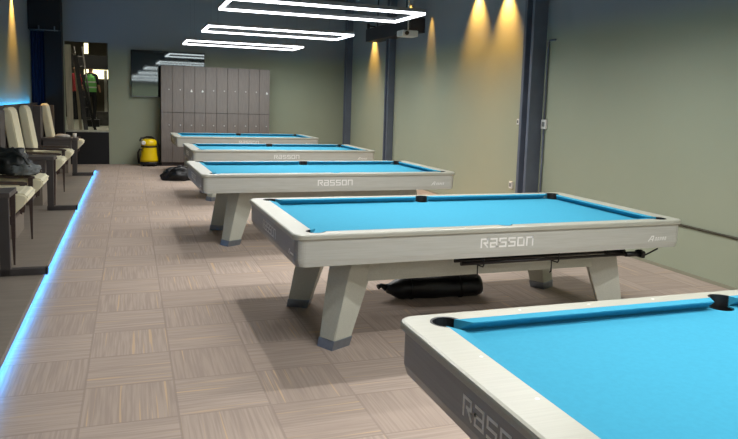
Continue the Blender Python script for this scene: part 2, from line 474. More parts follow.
# ------------------------------------------------------------------ pool tables
L, W = 2.90, 1.5315
def letters(bm, text, h, mtx, t):
    x = 0; w = h*0.86; gap = h*0.45
    G = {'R': [[(0, 0), (0, 1), (1, 1), (1, .52), (.45, .52)], [(.5, .5), (1, 0)]],
         'A': [[(0.05, 1), (1, 1), (1, 0), (0, 0), (0, .5), (1, .5)]],
         'S': [[(1, 1), (0, 1), (0, .5), (1, .5), (1, 0), (0, 0)]],
         'O': [[(0, 0), (0, 1), (1, 1), (1, 0), (0, 0)]],
         'N': [[(0, 0), (0, 1), (1, 1), (1, 0)]]}
    n = len(text); tot = n*w+(n-1)*gap; x = -tot/2
    for ch in text:
        for pl in G[ch]: stroke(bm, [(x+a*w, b*h-h/2) for a, b in pl], t, 0.0012, mtx)
        x += w+gap

def on_front(x, z, y=0.0): # text plane facing -Y
    return Matrix(((1, 0, 0, x), (0, 0, -1, y), (0, 1, 0, z), (0, 0, 0, 1)))
def on_left(y, z, x=0.0):  # text plane facing -X ; text runs toward -Y
    return Matrix(((0, 0, -1, x), (-1, 0, 0, y), (0, 1, 0, z), (0, 0, 0, 1)))

def arc(cx, cy, r, a0, a1, n=10):
    return [(cx+r*math.cos(math.radians(a0+(a1-a0)*k/n)), cy+r*math.sin(math.radians(a0+(a1-a0)*k/n))) for k in range(n+1)]

WE, WS = 0.135, 0.085         # width of bare wood at the ends and the sides
CE = 0.045                    # cushion top width
ZT, ZB = 0.80, 0.757          # rail top, bed cloth
PR = 0.062                    # pocket radius

def wood_inner():
    """inner outline of the wooden rail with six pocket bites, counter-clockwise"""
    x0, x1, y0, y1 = WE, L-WE, WS, W-WS
    o = 0.022
    pts = []
    def corner(cx, cy, ang):
        a = [(cx+PR*math.cos(math.radians(t)), cy+PR*math.sin(math.radians(t))) for t in [ang-118+236*k/14 for k in range(15)]]
        return a
    xm = (x0+x1)/2
    # along y0 from left to right
    def c(cx, cy, sgx, sgy, ang, rev):
        cx2, cy2 = cx-sgx*o*-1, cy-sgy*o*-1
        return corner(cx2, cy2, ang)
    pts += c(x0, y0, 1, 1, 225, False)                       # 107..343: starts on left edge, ends on bottom edge
    pts += arc(xm, y0+0.012, 0.055, 193, 347, 12)
    pts += c(x1, y0, -1, 1, 315, False)
    pts += c(x1, y1, -1, -1, 45, False)
    pts += arc(xm, y1-0.012, 0.055, 13, 167, 12)
    pts += c(x0, y1, 1, -1, 135, False)
    return pts

def bed_outline():
    x0, x1, y0, y1 = WE+.002, L-WE-.002, WS+.002, W-WS-.002
    o = 0.022; xm = (x0+x1)/2; pts = []
    def bite(cx, cy, a0, a1): return arc(cx, cy, PR-0.004, a0, a1, 10)
    cx, cy = x0+o, y0+o
    ph = math.degrees(math.acos(o/(PR-0.004)))   # where circle crosses the edges
    pts += bite(x0+o, y0+o, 180-ph+0.01, -90+ph-0.01)        # clockwise bite through interior
    q = math.degrees(math.acos(0.012/0.051))
    pts += arc(xm, y0+0.012, 0.051, 270-q-0.01-0, 270-q-0.01, 1)[:1] + arc(xm, y0+0.012, 0.051, 180+ (90-q), 0-(90-q), 12)
    pts += bite(x1-o, y0+o, 270-ph, 0+ph)
    pts += bite(x1-o, y1-o, 360-ph, 90+ph)
    pts += arc(xm, y1-0.012, 0.051, 90-q, -270+q+0, 12)[:0] + arc(xm, y1-0.012, 0.051, 90-q, -270+q, 12)
    pts += bite(x0+o, y1-o, 90-ph, -180+ph)
    return pts

def ring_solid(bm, outer_sections, inner, z0, z1):
    """solid with a hole: outer_sections = [(loop, z), ...] bottom to top, straight inner wall"""
    outs = [[bm.verts.new((x, y, z)) for x, y in lp] for lp, z in outer_sections]
    ib = [bm.verts.new((x, y, z0)) for x, y in inner]; it = [bm.verts.new((x, y, z1)) for x, y in inner]
    n = len(outs[0])
    for a, b in zip(outs, outs[1:]):
        for k in range(n): bm.faces.new((a[k], a[(k+1) % n], b[(k+1) % n], b[k]))
    m = len(ib)
    for k in range(m): bm.faces.new((ib[(k+1) % m], ib[k], it[k], it[(k+1) % m]))
    for ov, iv in ((outs[-1], it), (outs[0], ib)):
        al = ov+iv
        for t in tessellate_polygon([[v.co for v in ov], [v.co for v in iv]]):
            try: bm.faces.new([al[i] for i in t])
            except ValueError: pass

def cushion(bm, p0, p1, inward, m0, m1):
    """cushion from p0 to p1 along the wood edge; inward = unit vector; m0/m1 = mitre run at each end"""
    p0 = Vector(p0+(0,)); p1 = Vector(p1+(0,)); n = Vector(inward+(0,)); d = (p1-p0).normalized()
    c = CE
    top = [p0, p1, p1-d*m1+n*c, p0+d*m0+n*c]
    def at(v, z, k=0.0): return (v.x-n.x*k, v.y-n.y*k, z)
    # sections down: top, nose bottom, undercut, base
    s = [[at(top[0], ZT), at(top[1], ZT), at(top[2], ZT-.003), at(top[3], ZT-.003)],
         [at(top[0], ZT-.012), at(top[1], ZT-.012), at(top[2], ZT-.007), at(top[3], ZT-.007)],
         [at(top[0], ZB), at(top[1], ZB), at(top[2], ZB, 0.043), at(top[3], ZB, 0.043)]]
    loft(bm, s[::-1])

def make_table():
    t = thing('pool_table', 'x', 'pool table', (0, 0, 0), 0, 'pool tables in a row')
    # apron: hollow box following a rounded outline, slightly tucked in at the bottom
    bm = bmesh.new()
    o1 = rrect(0.014, L-0.014, 0.014, W-0.014, 0.06, 8); o0 = rrect(0.026, L-0.026, 0.02, W-0.02, 0.055, 8)
    inner = rrect(0.06, L-0.06, 0.05, W-0.05, 0.05, 4)
    ring_solid(bm, [(o0, 0.602), (o1, 0.64), (o1, 0.765)], inner, 0.602, 0.765)
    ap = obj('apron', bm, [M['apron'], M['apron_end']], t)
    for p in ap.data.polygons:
        if abs(p.normal.x) > 0.72: p.material_index = 1  # end faces get a darker grey than front and back
    # top rail
    bm = bmesh.new()
    a = rrect(0.006, L-0.006, 0.006, W-0.006, 0.060, 8); b = rrect(0, L, 0, W, 0.066, 8); c = rrect(0.012, L-0.012, 0.012, W-0.012, 0.055, 8)
    d = rrect(0.003, L-0.003, 0.003, W-0.003, 0.064, 8)
    ring_solid(bm, [(a, 0.765), (b, 0.771), (b, 0.788), (d, 0.796), (c, ZT)], wood_inner(), 0.765, ZT)
    obj('top_rail', bm, M['rail'], t)
    # slate slab under the cloth and bed cloth
    bm = B(0.09, L-0.09, 0.075, W-0.075, 0.64, 0.70)
    obj('slate', bm, M['dull_metal'], t)
    bm = bmesh.new(); poly = bed_outline()
    vs0 = [bm.verts.new((x, y, 0.712)) for x, y in poly]; vs1 = [bm.verts.new((x, y, ZB)) for x, y in poly]
    n = len(poly)
    for tr in tessellate_polygon([[v.co for v in vs1]]):
        bm.faces.new([vs1[i] for i in tr]); bm.faces.new([vs0[i] for i in tr][::-1])
    for k in range(n): bm.faces.new((vs0[k], vs0[(k+1) % n], vs1[(k+1) % n], vs1[k]))
    obj('bed_cloth', bm, M['cloth'], t)
    # cushions
    x0, x1, y0, y1 = WE, L-WE, WS, W-WS; xm = (x0+x1)/2
    cc, cs = 0.062, 0.052; mc, ms = 0.055, 0.022
    for p0, p1, inw, m0, m1 in [((x0+cc, y0), (xm-cs, y0), (0, 1), mc, ms), ((xm+cs, y0), (x1-cc, y0), (0, 1), ms, mc),
                                ((x1-cc, y1), (xm+cs, y1), (0, -1), mc, ms), ((xm-cs, y1), (x0+cc, y1), (0, -1), ms, mc),
                                ((x1, y0+cc), (x1, y1-cc), (-1, 0), mc, mc), ((x0, y1-cc), (x0, y0+cc), (1, 0), mc, mc)]:
        bm = bmesh.new(); cushion(bm, p0, p1, inw, m0, m1); obj('cushion', bm, M['cloth'], t)
    # pockets
    o = 0.022
    for px, py, r in [(x0+o, y0+o, PR), (x1-o, y0+o, PR), (x0+o, y1-o, PR), (x1-o, y1-o, PR), (xm, y0+.012, 0.055), (xm, y1-.012, 0.055)]:
        bm = bmesh.new(); seg = 28
        # leather cup: outer wall, floor, and a raised collar on the rail side
        pr = [(r-0.003, 0.752), (r-0.003, 0.66), (r-0.02, 0.62), (0.002, 0.615), (0.002, 0.622), (r-0.022, 0.628), (r-0.009, 0.664), (r-0.009, 0.752)]
        lathe(bm, pr, px, py, seg, closed_ends=False)
        cxm, cym = L/2, W/2
        # collar arc: away from table centre
        dirx = 0 if abs(px-xm) < 1e-3 else (-1 if px < xm else 1); diry = -1 if py < W/2 else 1
        ang = math.degrees(math.atan2(diry, dirx)); sp = 92 if dirx == 0 else 112
        if dirx == 0: sp = 76
        secs = []
        for k in range(17):
            tt = math.radians(ang-sp+2*sp*k/16); cxx, sxx = math.cos(tt), math.sin(tt)
            rr0, rr1 = r-0.012, r-0.001
            secs.append([(px+rr0*cxx, py+rr0*sxx, 0.752), (px+rr1*cxx, py+rr1*sxx, 0.752), (px+rr1*cxx, py+rr1*sxx, 0.8005), (px+(rr0+.003)*cxx, py+(rr0+.003)*sxx, 0.7995)])
        loft(bm, secs, smooth=False)
        obj('pocket', bm, M['pocket'], t)
    # sights
    for k in range(8):
        if k in (0, 4): continue
        xx = x0+CE+(x1-x0-2*CE)*k/8
        for yy in (WS*0.52, W-WS*0.52):
            bm = bmesh.new(); lathe(bm, [(0.006, ZT-.001), (0.006, ZT+0.0008)], xx, yy, 12); obj('sight', bm, M['sight'], t)
    for k in (1, 2, 3):
        yy = y0+CE+(y1-y0-2*CE)*k/4
        for xx in (WE*0.85, L-WE*0.85):
            bm = bmesh.new(); lathe(bm, [(0.006, ZT-.001), (0.006, ZT+0.0008)], xx, yy, 12); obj('sight', bm, M['sight'], t)
    # lettering
    bm = bmesh.new(); letters(bm, 'RASSON', 0.052, on_front(L/2-0.02, 0.697, 0.0145), 0.0108); obj('wordmark', bm, M['logo'], t)
    bm = bmesh.new(); letters(bm, 'RASSON', 0.056, on_left(W/2+0.02, 0.695, 0.0145), 0.0105); obj('wordmark', bm, M['logo_dim'], t)
    # small slanted emblem at the right end of the front: a peak and a row of slanted marks
    bm = bmesh.new(); mm = on_front(L-0.31, 0.655, 0.0145)
    stroke(bm, [(0, 0), (0.028, 0.034), (0.044, 0.034), (0.036, 0.0)], 0.007, 0.001, mm); stroke(bm, [(0.012, 0.012), (0.04, 0.012)], 0.006, 0.001, mm)
    for k in range(5):
        xk = 0.058+k*0.021
        stroke(bm, [(xk, 0.002), (xk+0.006, 0.024), (xk+0.014, 0.024), (xk+0.009, 0.002)], 0.0042, 0.001, mm)
    obj('emblem', bm, M['logo'], t)
    bm = bmesh.new(); mm = on_left(0.20, 0.655, 0.0145)
    stroke(bm, [(0, 0), (0.02, 0.028), (0.034, 0.028), (0.03, 0.0)], 0.006, 0.001, mm); stroke(bm, [(0.05, 0.012), (0.12, 0.012)], 0.012, 0.001, mm)
    obj('emblem', bm, M['logo_dim'], t)
    # legs
    for sx in (0, 1):
        for sy in (0, 1):
            a = math.radians(28)
            def sec(cx, cy, w, d, z):
                out = []
                for ux, uy in ((-1, -1), (1, -1), (1, 1), (-1, 1)):
                    X = ux*d/2; Y = uy*w/2
                    x = cx+X*math.cos(a)-Y*math.sin(a); y = cy+X*math.sin(a)+Y*math.cos(a)
                    if sx: x = L-x
                    if sy: y = W-y
                    out.append((x, y, z))
                return out
            top = (0.50, 0.36, 0.20, 0.24); bot = (0.345, 0.30, 0.13, 0.155)
            def lerp(f): return [p+(q-p)*f for p, q in zip(bot, top)]
            bm = bmesh.new()
            loft(bm, [sec(*lerp(f), f*0.64) for f in (0.095, 0.5, 1.0)])
            bmesh.ops.bevel(bm, geom=[e for e in bm.edges if abs(e.verts[0].co.z-e.verts[1].co.z) > 0.05], offset=0.006, segments=2, affect='EDGES')
            lg = obj('leg', bm, M['leg'], t)
            bm = bmesh.new()
            g = lambda q, e: (q[0], q[1], q[2]+e, q[3]+e)
            loft(bm, [sec(*g(lerp(0), 0.004), 0.0), sec(*g(lerp(0.09), 0.006), 0.055), sec(*g(lerp(0.095), 0.002), 0.062)])
            fc = obj('foot_cap', bm, M['steel'], lg); fc['label'] = 'brushed metal foot cap'
    # under-frame beams
    for yy in (0.30, W-0.38):
        obj('beam', B(0.42, L-0.42, yy, yy+0.08, 0.415, 0.645, 0.004), M['leg'], t)
    for xx in (0.50, L-0.58):
        obj('beam', B(xx, xx+0.08, 0.38, W-0.38, 0.53, 0.645, 0.004), M['leg'], t)
    return t

TABLES = [(0.9080, 0.7486, -0.0020, 'nearest blue pool table, cut off by the photo edge, dark near end with lettering'),
          (0.8834, 3.8316, 0.0139, 'second nearest blue pool table with large white lettering, black roll beneath'),
          (0.6575, 7.0761, 0.0241, 'third blue pool table from the front, middle of the five'),
          (0.8324, 10.3841, 0.0152, 'fourth blue pool table from the front, second from the lockers'),
          (0.8008, 13.8172, 0.0150, 'farthest blue pool table, right in front of the lockers')]
proto = make_table(); tabs = []
for i, (x, y, rz, lb) in enumerate(TABLES):
    o = proto if i == 0 else copy_tree(proto)
    o.location = (x, y, 0); o.rotation_euler = (0, 0, rz); o['label'] = lb; tabs.append(o)

# ------------------------------------------------------------------ ceiling lights
def make_light():
    t = thing('frame_light', 'x', 'ceiling light', (0, 0, 0), 0, 'glowing rectangular frame lights over the tables')
    LX, LY, w = 2.33, 1.0, 0.03
    segs = [(0, LX, 0, w), (0, LX, LY-w, LY), (0, w, w, LY-w), (LX-w, LX, w, LY-w)]
    for x0, x1, y0, y1 in segs:
        obj('diffuser', B(x0, x1, y0, y1, 0, 0.028), M['lamp_tube'], t)
        obj('housing', B(x0-.003, x1+.003, y0-.003, y1+.003, 0.028, 0.07), M['lamp_house'], t)
    for cx, cy, sx, sy in ((LX/2, w/2, LX, w-.008), (LX/2, LY-w/2, LX, w-.008), (w/2, LY/2, w-.008, LY-2*w), (LX-w/2, LY/2, w-.008, LY-2*w)):
        ld = bpy.data.lights.new('led_bar', 'AREA'); ld.shape = 'RECTANGLE'; ld.size = sx; ld.size_y = sy
        ld.energy = LAMP_W*max(sx, sy); ld.spread = math.radians(168); ld.color = (1.0, 0.985, 0.96)
        lo = bpy.data.objects.new('led_bar', ld); link(lo, t); lo.location = (cx, cy, -0.002)
    for x in (0.15, LX-0.15):
        for y in (w/2, LY-w/2):
            bm = bmesh.new(); tube(bm, [(x, y, 0.07), (x, y, ZC-2.64)], 0.0025, 6); obj('wire', bm, M['wire'], t)
    return t
LIGHTS = [(1.10, -1.9, 'added unseen frame light behind the viewer'), (1.10, 1.3, 'frame light over the nearest pool table'), (1.10, 4.5, 'frame light over the second nearest pool table'),  # first one is added over no table, to brighten the table fronts
          (1.03, 7.78, 'largest glowing rectangular frame light at the top, over the third table'),
          (1.12, 10.9, 'middle one of the three glowing frame lights in view'),
          (1.03, 14.0, 'smallest and lowest of the three glowing frame lights, before the lockers')]
pl = make_light()
for i, (x, y, lb) in enumerate(LIGHTS):
    o = pl if i == 0 else copy_tree(pl)
    o.location = (x, y, 2.64); o['label'] = lb; o.rotation_euler = (0, 0, 0)

# ------------------------------------------------------------------ amber wall spots
def wall_spot(x, y, z, sgn, label, power=AMBER_W, ang=72):
    t = thing('wall_spotlight', label, 'spotlight', (x, y, z), 0, 'amber wall spotlights')
    bm = bmesh.new(); lathe(bm, [(0.03, 0.0), (0.035, 0.0), (0.035, 0.11), (0.02, 0.12)], -sgn*0.16, 0, 18); obj('lamp_body', bm, M['black_metal'], t)
    bm = B(min(0, -sgn*0.13), max(0, -sgn*0.13), -0.015, 0.015, 0.05, 0.08); obj('bracket', bm, M['black_metal'], t)
    ld = bpy.data.lights.new('amber_spot', 'SPOT'); ld.energy = power; ld.color = (1.0, 0.50, 0.09)
    ld.spot_size = math.radians(ang); ld.spot_blend = 1.0; ld.shadow_soft_size = 0.015
    lo = bpy.data.objects.new('bulb', ld); link(lo, t); lo.location = (-sgn*0.16, 0, -0.01)
    lo.rotation_euler = (0, math.radians(sgn*-12), 0)
wall_spot(XR, 8.80, 3.34, 1, 'amber spotlight washing the right wall, just left of the near column')
wall_spot(XR, 9.70, 3.44, 1, 'amber spotlight washing the right wall, left of its close neighbour')
wall_spot(XR, 11.45, 3.42, 1, 'amber spotlight at the near end of the black duct', 90, 34)
wall_spot(XR, 14.50, 3.16, 1, 'amber spotlight washing the wall just beyond the far end of the black duct', 150, 66)
wall_spot(XR, 12.5, 3.62, 1, 'amber spotlight above the black duct', 90, 70)
wall_spot(XL, 14.1, 3.44, -1, 'amber spotlight washing the left wall above the chairs')

# duct and projector
bm = bmesh.new(); box(bm, XR-0.30, XR, 11.75, 14.25, 2.86, 3.12, 0.006)
for yy in (12.2, 13.8): box(bm, XR-0.2, XR-0.18, yy, yy+0.02, 3.12, ZC)
tag(obj('wall_duct', bm, M['duct']), 'black duct box high on the right wall between amber lights', 'duct')
t = thing('projector', 'small white projector hanging by the black duct, under the largest frame light', 'projector', (4.60, 11.40, 2.71))
obj('body', B(-0.16, 0.14, -0.14, 0.14, 0.02, 0.13, 0.02), M['white'], t)
bm = bmesh.new(); lathe(bm, [(0.035, 0), (0.035, 0.03), (0.028, 0.03)], seg=18)
bmesh.ops.rotate(bm, verts=bm.verts, cent=(0, 0, 0), matrix=Matrix.Rotation(math.pi/2, 3, 'X')); bmesh.ops.translate(bm, verts=bm.verts, vec=(-0.08, -0.14, 0.075))
obj('lens', bm, M['black_plastic'], t)
bm = bmesh.new(); tube(bm, [(0, 0, 0.13), (0, 0, ZC-2.71)], 0.012); obj('mount', bm, M['white'], t)

# ------------------------------------------------------------------ armchairs
def make_chair():
    # origin: near side edge, x measured in the room (front = +x)
    t = thing('armchair', 'x', 'chair', (0, 0, 0), 0, 'cream chairs on the platform')
    Wd = 0.62; z0 = 0.10
    # seat cushion: rounded front that tapers back underneath
    prof = [(-1.38, 0.50), (-1.06, 0.46), (-0.98, 0.50), (-0.88, 0.60), (-0.835, 0.66), (-0.85, 0.70), (-0.90, 0.715), (-1.38, 0.70)]
    bm = bmesh.new(); prism_y(bm, prof, 0.045, Wd-0.045)
    bmesh.ops.bevel(bm, geom=bm.edges[:], offset=0.018, segments=3, affect='EDGES')
    obj('seat', bm, M['cream'], t, smooth=False)
    # backrest
    prof = [(-1.36, 0.68), (-1.35, 0.76), (-1.44, 1.32), (-1.465, 1.365), (-1.50, 1.375), (-1.54, 1.36), (-1.55, 1.30), (-1.46, 0.68)]
    bm = bmesh.new()
    secs = []
    for y, s in ((0.05, 0.0), (0.10, 1.0), (Wd-0.10, 1.0), (Wd-0.05, 0.0)):
        cx, cz = -1.455, 1.0
        secs.append([(cx+(x-cx)*(1 if s else .93), y, cz+(z-cz)*(1 if s else .94)) for x, z in prof])
    loft(bm, secs)
    bmesh.ops.bevel(bm, geom=bm.edges[:], offset=0.012, segments=2, affect='EDGES')
    obj('backrest', bm, M['cream'], t)
    prof = [(-1.462, 0.5), (-1.555, 1.30), (-1.575, 1.30), (-1.50, 0.5)]
    bm = bmesh.new(); prism_y(bm, prof, 0.03, Wd-0.03); obj('back_shell', bm, M['chairwood'], t)
    # legs: front ones taper to a point and rise to the armrest
    obj('base', B(-1.50, -1.10, 0.03, Wd-0.03, 0.10, 0.47, 0.004), M['platform'], t)
    for y in (0.018, Wd-0.018):
        bm = bmesh.new(); near = y < 0.1
        secs = ((0.007, 0.007, z0), (0.018, 0.014, 0.5), (0.022, 0.017, 0.72)) if near else ((0.012, 0.012, 0.46), (0.018, 0.014, 0.5), (0.022, 0.017, 0.72))
        loft(bm, [[(-0.955-a, y-b, z), (-0.955+a, y-b, z), (-0.955+a, y+b, z), (-0.955-a, y+b, z)] for a, b, z in secs])
        obj('leg' if near else 'arm_post', bm, M['chairwood'], t)
        bm = bmesh.new()
        loft(bm, [[(x, y-b, z), (x, y+b, z), (x, y+b, z+h), (x, y-b, z+h)] for x, z, h, b in ((-1.47, 0.735, 0.025, 0.018), (-1.2, 0.725, 0.028, 0.026), (-0.96, 0.718, 0.028, 0.026), (-0.915, 0.715, 0.022, 0.016))])
        bmesh.ops.bevel(bm, geom=bm.edges[:], offset=0.004, segments=1, affect='EDGES')
        obj('armrest', bm, M['chairwood'], t)
    bm = bmesh.new()
    for y in (0.018, Wd-0.018):
        loft(bm, [[(x, y-0.012, z), (x, y+0.012, z), (x, y+0.012, z+h), (x, y-0.012, z+h)] for x, z, h in ((-1.45, 0.50, 0.06), (-1.15, 0.51, 0.06), (-1.03, 0.50, 0.055), (-0.965, 0.44, 0.07))])
    box(bm, -1.40, -1.36, 0.03, Wd-0.03, 0.46, 0.50); box(bm, -1.02, -0.98, 0.03, Wd-0.03, 0.45, 0.475)
    obj('seat_frame', bm, M['chairwood'], t)
    return t
CH = [(6.44, 'cream armchair on the platform nearest the camera, only its seat front in view'),
      (7.56, 'cream armchair with the dark bag on its armrest, slim pointed front leg'),
      (9.80, 'cream armchair just behind the second side table, its back at the left photo edge'),
      (11.15, 'cream armchair with open dark arm, the middle one of the three visible backs'),
      (13.75, 'cream armchair farthest along the platform, narrowest back in view')]
pc = make_chair()
for i, (y, lb) in enumerate(CH):
    o = pc if i == 0 else copy_tree(pc); o.location = (0, y, 0); o['label'] = lb

# side tables with a foot bar
def make_side():
    t = thing('side_table', 'x', 'side table', (0, 0, 0), 0, 'grey side tables between the chairs')
    D = 0.36
    obj('tabletop', B(-1.50, -0.915, 0, D, 0.735, 0.775, 0.005), M['frame'], t)
    obj('apron_panel', B(-1.47, -1.02, 0.012, D-0.012, 0.565, 0.735), M['frame'], t)
    obj('post', B(-1.0, -0.925, 0, 0.045, 0.10, 0.735, 0.004), M['frame_dark'], t)
    bm = B(-1.005, -0.67, 0, 0.07, 0.10, 0.155, 0.004)
    fb = obj('foot_bar', bm, M['frame_dark'], t)
    obj('end_cap', B(-0.672, -0.655, -0.003, 0.073, 0.099, 0.158, 0.003), M['black_plastic'], fb)
    obj('back_panel', B(-1.62, -1.50, 0, D, 0.10, 1.335, 0.004), M['frame'], t)
    return t
SD = [(6.05, 'grey side table nearest the camera, its foot bar ending over blue glow at left edge'),
      (9.40, 'grey side table behind the dark bag, second along the platform'),
      (13.36, 'grey side table third along the platform, before the farthest chair, white towel on it')]
ps = make_side()
for i, (y, lb) in enumerate(SD):
    o = ps if i == 0 else copy_tree(ps); o.location = (0, y, 0); o['label'] = lb

t = thing('divider_panel', 'tall grey upright panel at the far end of the chair row', 'panel', (0, 14.5, 0.1))
obj('panel', B(-1.62, -1.39, 0, 0.05, 0.03, 1.235, 0.004), M['frame'], t)
obj('foot', B(-1.64, -1.37, -0.06, 0.11, 0, 0.03, 0.004), M['frame_dark'], t)

# ------------------------------------------------------------------ soft lumps (bags, towels)
def lump(name, c, rx, ry, rz, m, seed, amp=0.18, flat=0.0, parent=None, sub=4, squash=0.4):
    from mathutils import noise
    bm = bmesh.new(); bmesh.ops.create_icosphere(bm, subdivisions=sub, radius=1)
    for v in bm.verts:
        p = v.co.copy(); n = noise.fractal(p*1.7+Vector((seed, seed*2, 0)), 0.9, 2.1, 4)
        cr = abs(noise.noise(p*3.1+Vector((0, seed, seed))))
        q = p*(1+amp*n-amp*0.8*cr)
        z = q.z
        if z < -squash: z = -squash
        v.co = Vector((c[0]+q.x*rx, c[1]+q.y*ry, c[2]+(z+squash)*rz))
    return obj(name, bm, m, parent, smooth=True)

# dark bag hanging over the armrest of the second chair
t = thing('shoulder_bag', 'dark crumpled shoulder bag with grey front, resting on a cream chair armrest', 'bag', (-1.10, 7.66, 0.762))
lump('bag_body', (-0.04, 0.0, 0), 0.21, 0.17, 0.19, M['dark_bag'], 3.3, 0.3, parent=t)
fp = lump('front_pocket', (0.09, -0.10, 0.0), 0.15, 0.10, 0.085, M['grey_cloth'], 5.1, 0.3, parent=t); fp.location.z = 0.0; fp['label'] = 'grey front pocket'
bm = bmesh.new(); tube(bm, [(-0.2, -0.12, 0.1), (-0.12, -0.17, 0.2), (0.0, -0.16, 0.24), (0.1, -0.15, 0.17), (0.16, -0.16, 0.06)], 0.012); obj('strap', bm, M['dark_bag'], t)
# black case on the armrest tip
bm = B(-0.985, -0.90, 7.555, 7.60, 0.749, 0.775, 0.008)
tag(obj('glasses_case', bm, M['black_plastic']), 'small black case on the tip of the armrest beside the dark bag', 'case')
# towel and cup
lump_o = lump('folded_towel', (-1.17, 13.55, 0.779), 0.13, 0.09, 0.045, M['towel'], 2.2, 0.15)
tag(lump_o, 'white crumpled towel on top of the third side table', 'towel')
bm = bmesh.new(); lathe(bm, [(0.026, 0.777), (0.034, 0.86), (0.031, 0.86), (0.024, 0.78)], -0.955, 13.42, 20)
tag(obj('paper_cup', bm, M['white']), 'small white cup at the front edge of the third side table', 'cup')

# ------------------------------------------------------------------ things beneath the tables
# black rolled cover
t = thing('rolled_cover', 'long black rolled cover on the carpet under the second nearest table', 'table cover', (2.33, 5.02, 0), -0.10)
secs = []
from mathutils import noise as _n
for k in range(25):
    u = k/24; x = -0.40+0.80*u; r = 0.092*(1.0 if 0.06 < u < 0.97 else 0.88)
    if u < 0.14: r *= 0.45+0.55*(u/0.14)
    ring = []
    for j in range(22):
        a = 2*math.pi*j/22
        rr = r*(1+0.10*_n.noise(Vector((u*5, math.cos(a)*1.5, math.sin(a)*1.5)))+0.04*math.sin(a*3+u*4))
        z = 0.092+rr*math.sin(a)
        ring.append((x, rr*1.12*math.cos(a), max(0.0, z if u > 0.14 else z*0.95)))
    secs.append(ring)
bm = bmesh.new(); loft(bm, secs, smooth=True); obj('roll', bm, M['black_vinyl'], t)
bm = bmesh.new()
for xx in (-0.2, 0.22):
    loft(bm, [[(x, 1.18*0.096*math.cos(a), 0.094+0.102*math.sin(a)) for a in [2*math.pi*j/22 for j in range(22)]] for x in (xx-0.012, xx+0.012)])
for v in bm.verts: v.co.z = max(0.001, v.co.z)
obj('strap', bm, M['black_plastic'], t)
bm = bmesh.new(); tube(bm, [(-0.40, 0, 0.09), (-0.44, 0.01, 0.11), (-0.47, 0.0, 0.10)], [0.03, 0.018, 0.022]); obj('tie_end', bm, M['black_vinyl'], t)
# mechanical bridge sticks under the front apron of the second table, held by hooks
T2 = tabs[1]
def t2(x, y, z):
    c, s = math.cos(TABLES[1][2]), math.sin(TABLES[1][2])
    return (TABLES[1][0]+x*c-y*s, TABLES[1][1]+x*s+y*c, z)
for i, (yy, lb) in enumerate(((0.08, 'black bridge stick under the lettered table apron, nearer one with the raised tip'), (0.17, 'black bridge stick under the lettered table apron, the one behind'))):
    t = thing('bridge_stick', lb, 'cue rest', t2(1.13, yy, 0.552), TABLES[1][2], 'bridge sticks under the second table')
    bm = bmesh.new(); tube(bm, [(0, 0, 0.0), (1.42-0.1*i, 0, -0.002)], 0.013, 10, 0.009); obj('shaft', bm, M['dark_stick'], t)
    bm = bmesh.new(); x = 1.38-0.1*i
    tube(bm, [(x-0.06, 0, 0), (x+0.08, 0, -0.004)], 0.019)
    # notched bridge head
    prof = [(-0.06, -0.028), (0.06, -0.028), (0.07, 0.012), (0.045, 0.022), (0.03, 0.006), (0.012, 0.026), (-0.012, 0.026), (-0.03, 0.006), (-0.045, 0.022), (-0.07, 0.012)]
    loft(bm, [[(x+0.06, a*0.6, b) for a, b in prof], [(x+0.085, a*0.6, b) for a, b in prof]])
    if i == 0:
        tube(bm, [(x+0.08, 0, -0.004), (x+0.12, -0.005, -0.012), (x+0.22, -0.01, 0.03)], 0.006)
    obj('bridge_head', bm, M['black_plastic'], t)
for x in (1.28, 1.86):
    bm = bmesh.new()
    tube(bm, [(x, 0.045, 0.61), (x, 0.045, 0.545), (x, 0.055, 0.53), (x, 0.12, 0.527), (x, 0.20, 0.53), (x, 0.208, 0.55)], 0.005, 8)
    tube(bm, [(x, 0.125, 0.528), (x, 0.125, 0.45), (x, 0.14, 0.44)], 0.005, 8)
    o = obj('stick_hook', bm, M['black_metal'], T2); o['label'] = 'black wire hook holding the sticks'

# black heap beside the far tables
t = thing('duffel_bag', 'black slumped duffel bag on the floor, left of the pool tables near the vacuum', 'bag', (0.86, 13.45, 0), 0.1)
lump('bag_body', (0, 0, 0), 0.34, 0.22, 0.19, M['black_vinyl'], 7.7, 0.22, parent=t)
bm = bmesh.new(); tube(bm, [(-0.2, -0.12, 0.16), (-0.12, -0.18, 0.25), (0.0, -0.2, 0.28), (0.12, -0.18, 0.25), (0.2, -0.12, 0.16)], 0.013); obj('handle', bm, M['black_plastic'], t)

# ------------------------------------------------------------------ yellow vacuum cleaner
t = thing('vacuum_cleaner', 'yellow drum vacuum cleaner with black lid against the end wall', 'vacuum cleaner', (0.375, 16.22, 0), 0)
bm = bmesh.new(); lathe(bm, [(0.205, 0.035), (0.215, 0.05), (0.21, 0.085), (0.19, 0.10)], seg=32); obj('base', bm, M['black_plastic'], t)
for a in (-50, -130, 50, 130):
    bm = bmesh.new(); lathe(bm, [(0.02, -0.018), (0.034, -0.014), (0.034, 0.014), (0.02, 0.018)], seg=16)
    bmesh.ops.rotate(bm, verts=bm.verts, cent=(0, 0, 0), matrix=Matrix.Rotation(math.pi/2, 3, 'Y'))
    bmesh.ops.translate(bm, verts=bm.verts, vec=(0.19*math.cos(math.radians(a)), 0.19*math.sin(math.radians(a)), 0.034)); obj('wheel', bm, M['black_plastic'], t)
bm = bmesh.new(); lathe(bm, [(0.195, 0.10), (0.195, 0.15), (0.175, 0.24), (0.165, 0.40), (0.165, 0.42)], seg=36); obj('drum', bm, M['yellow'], t)
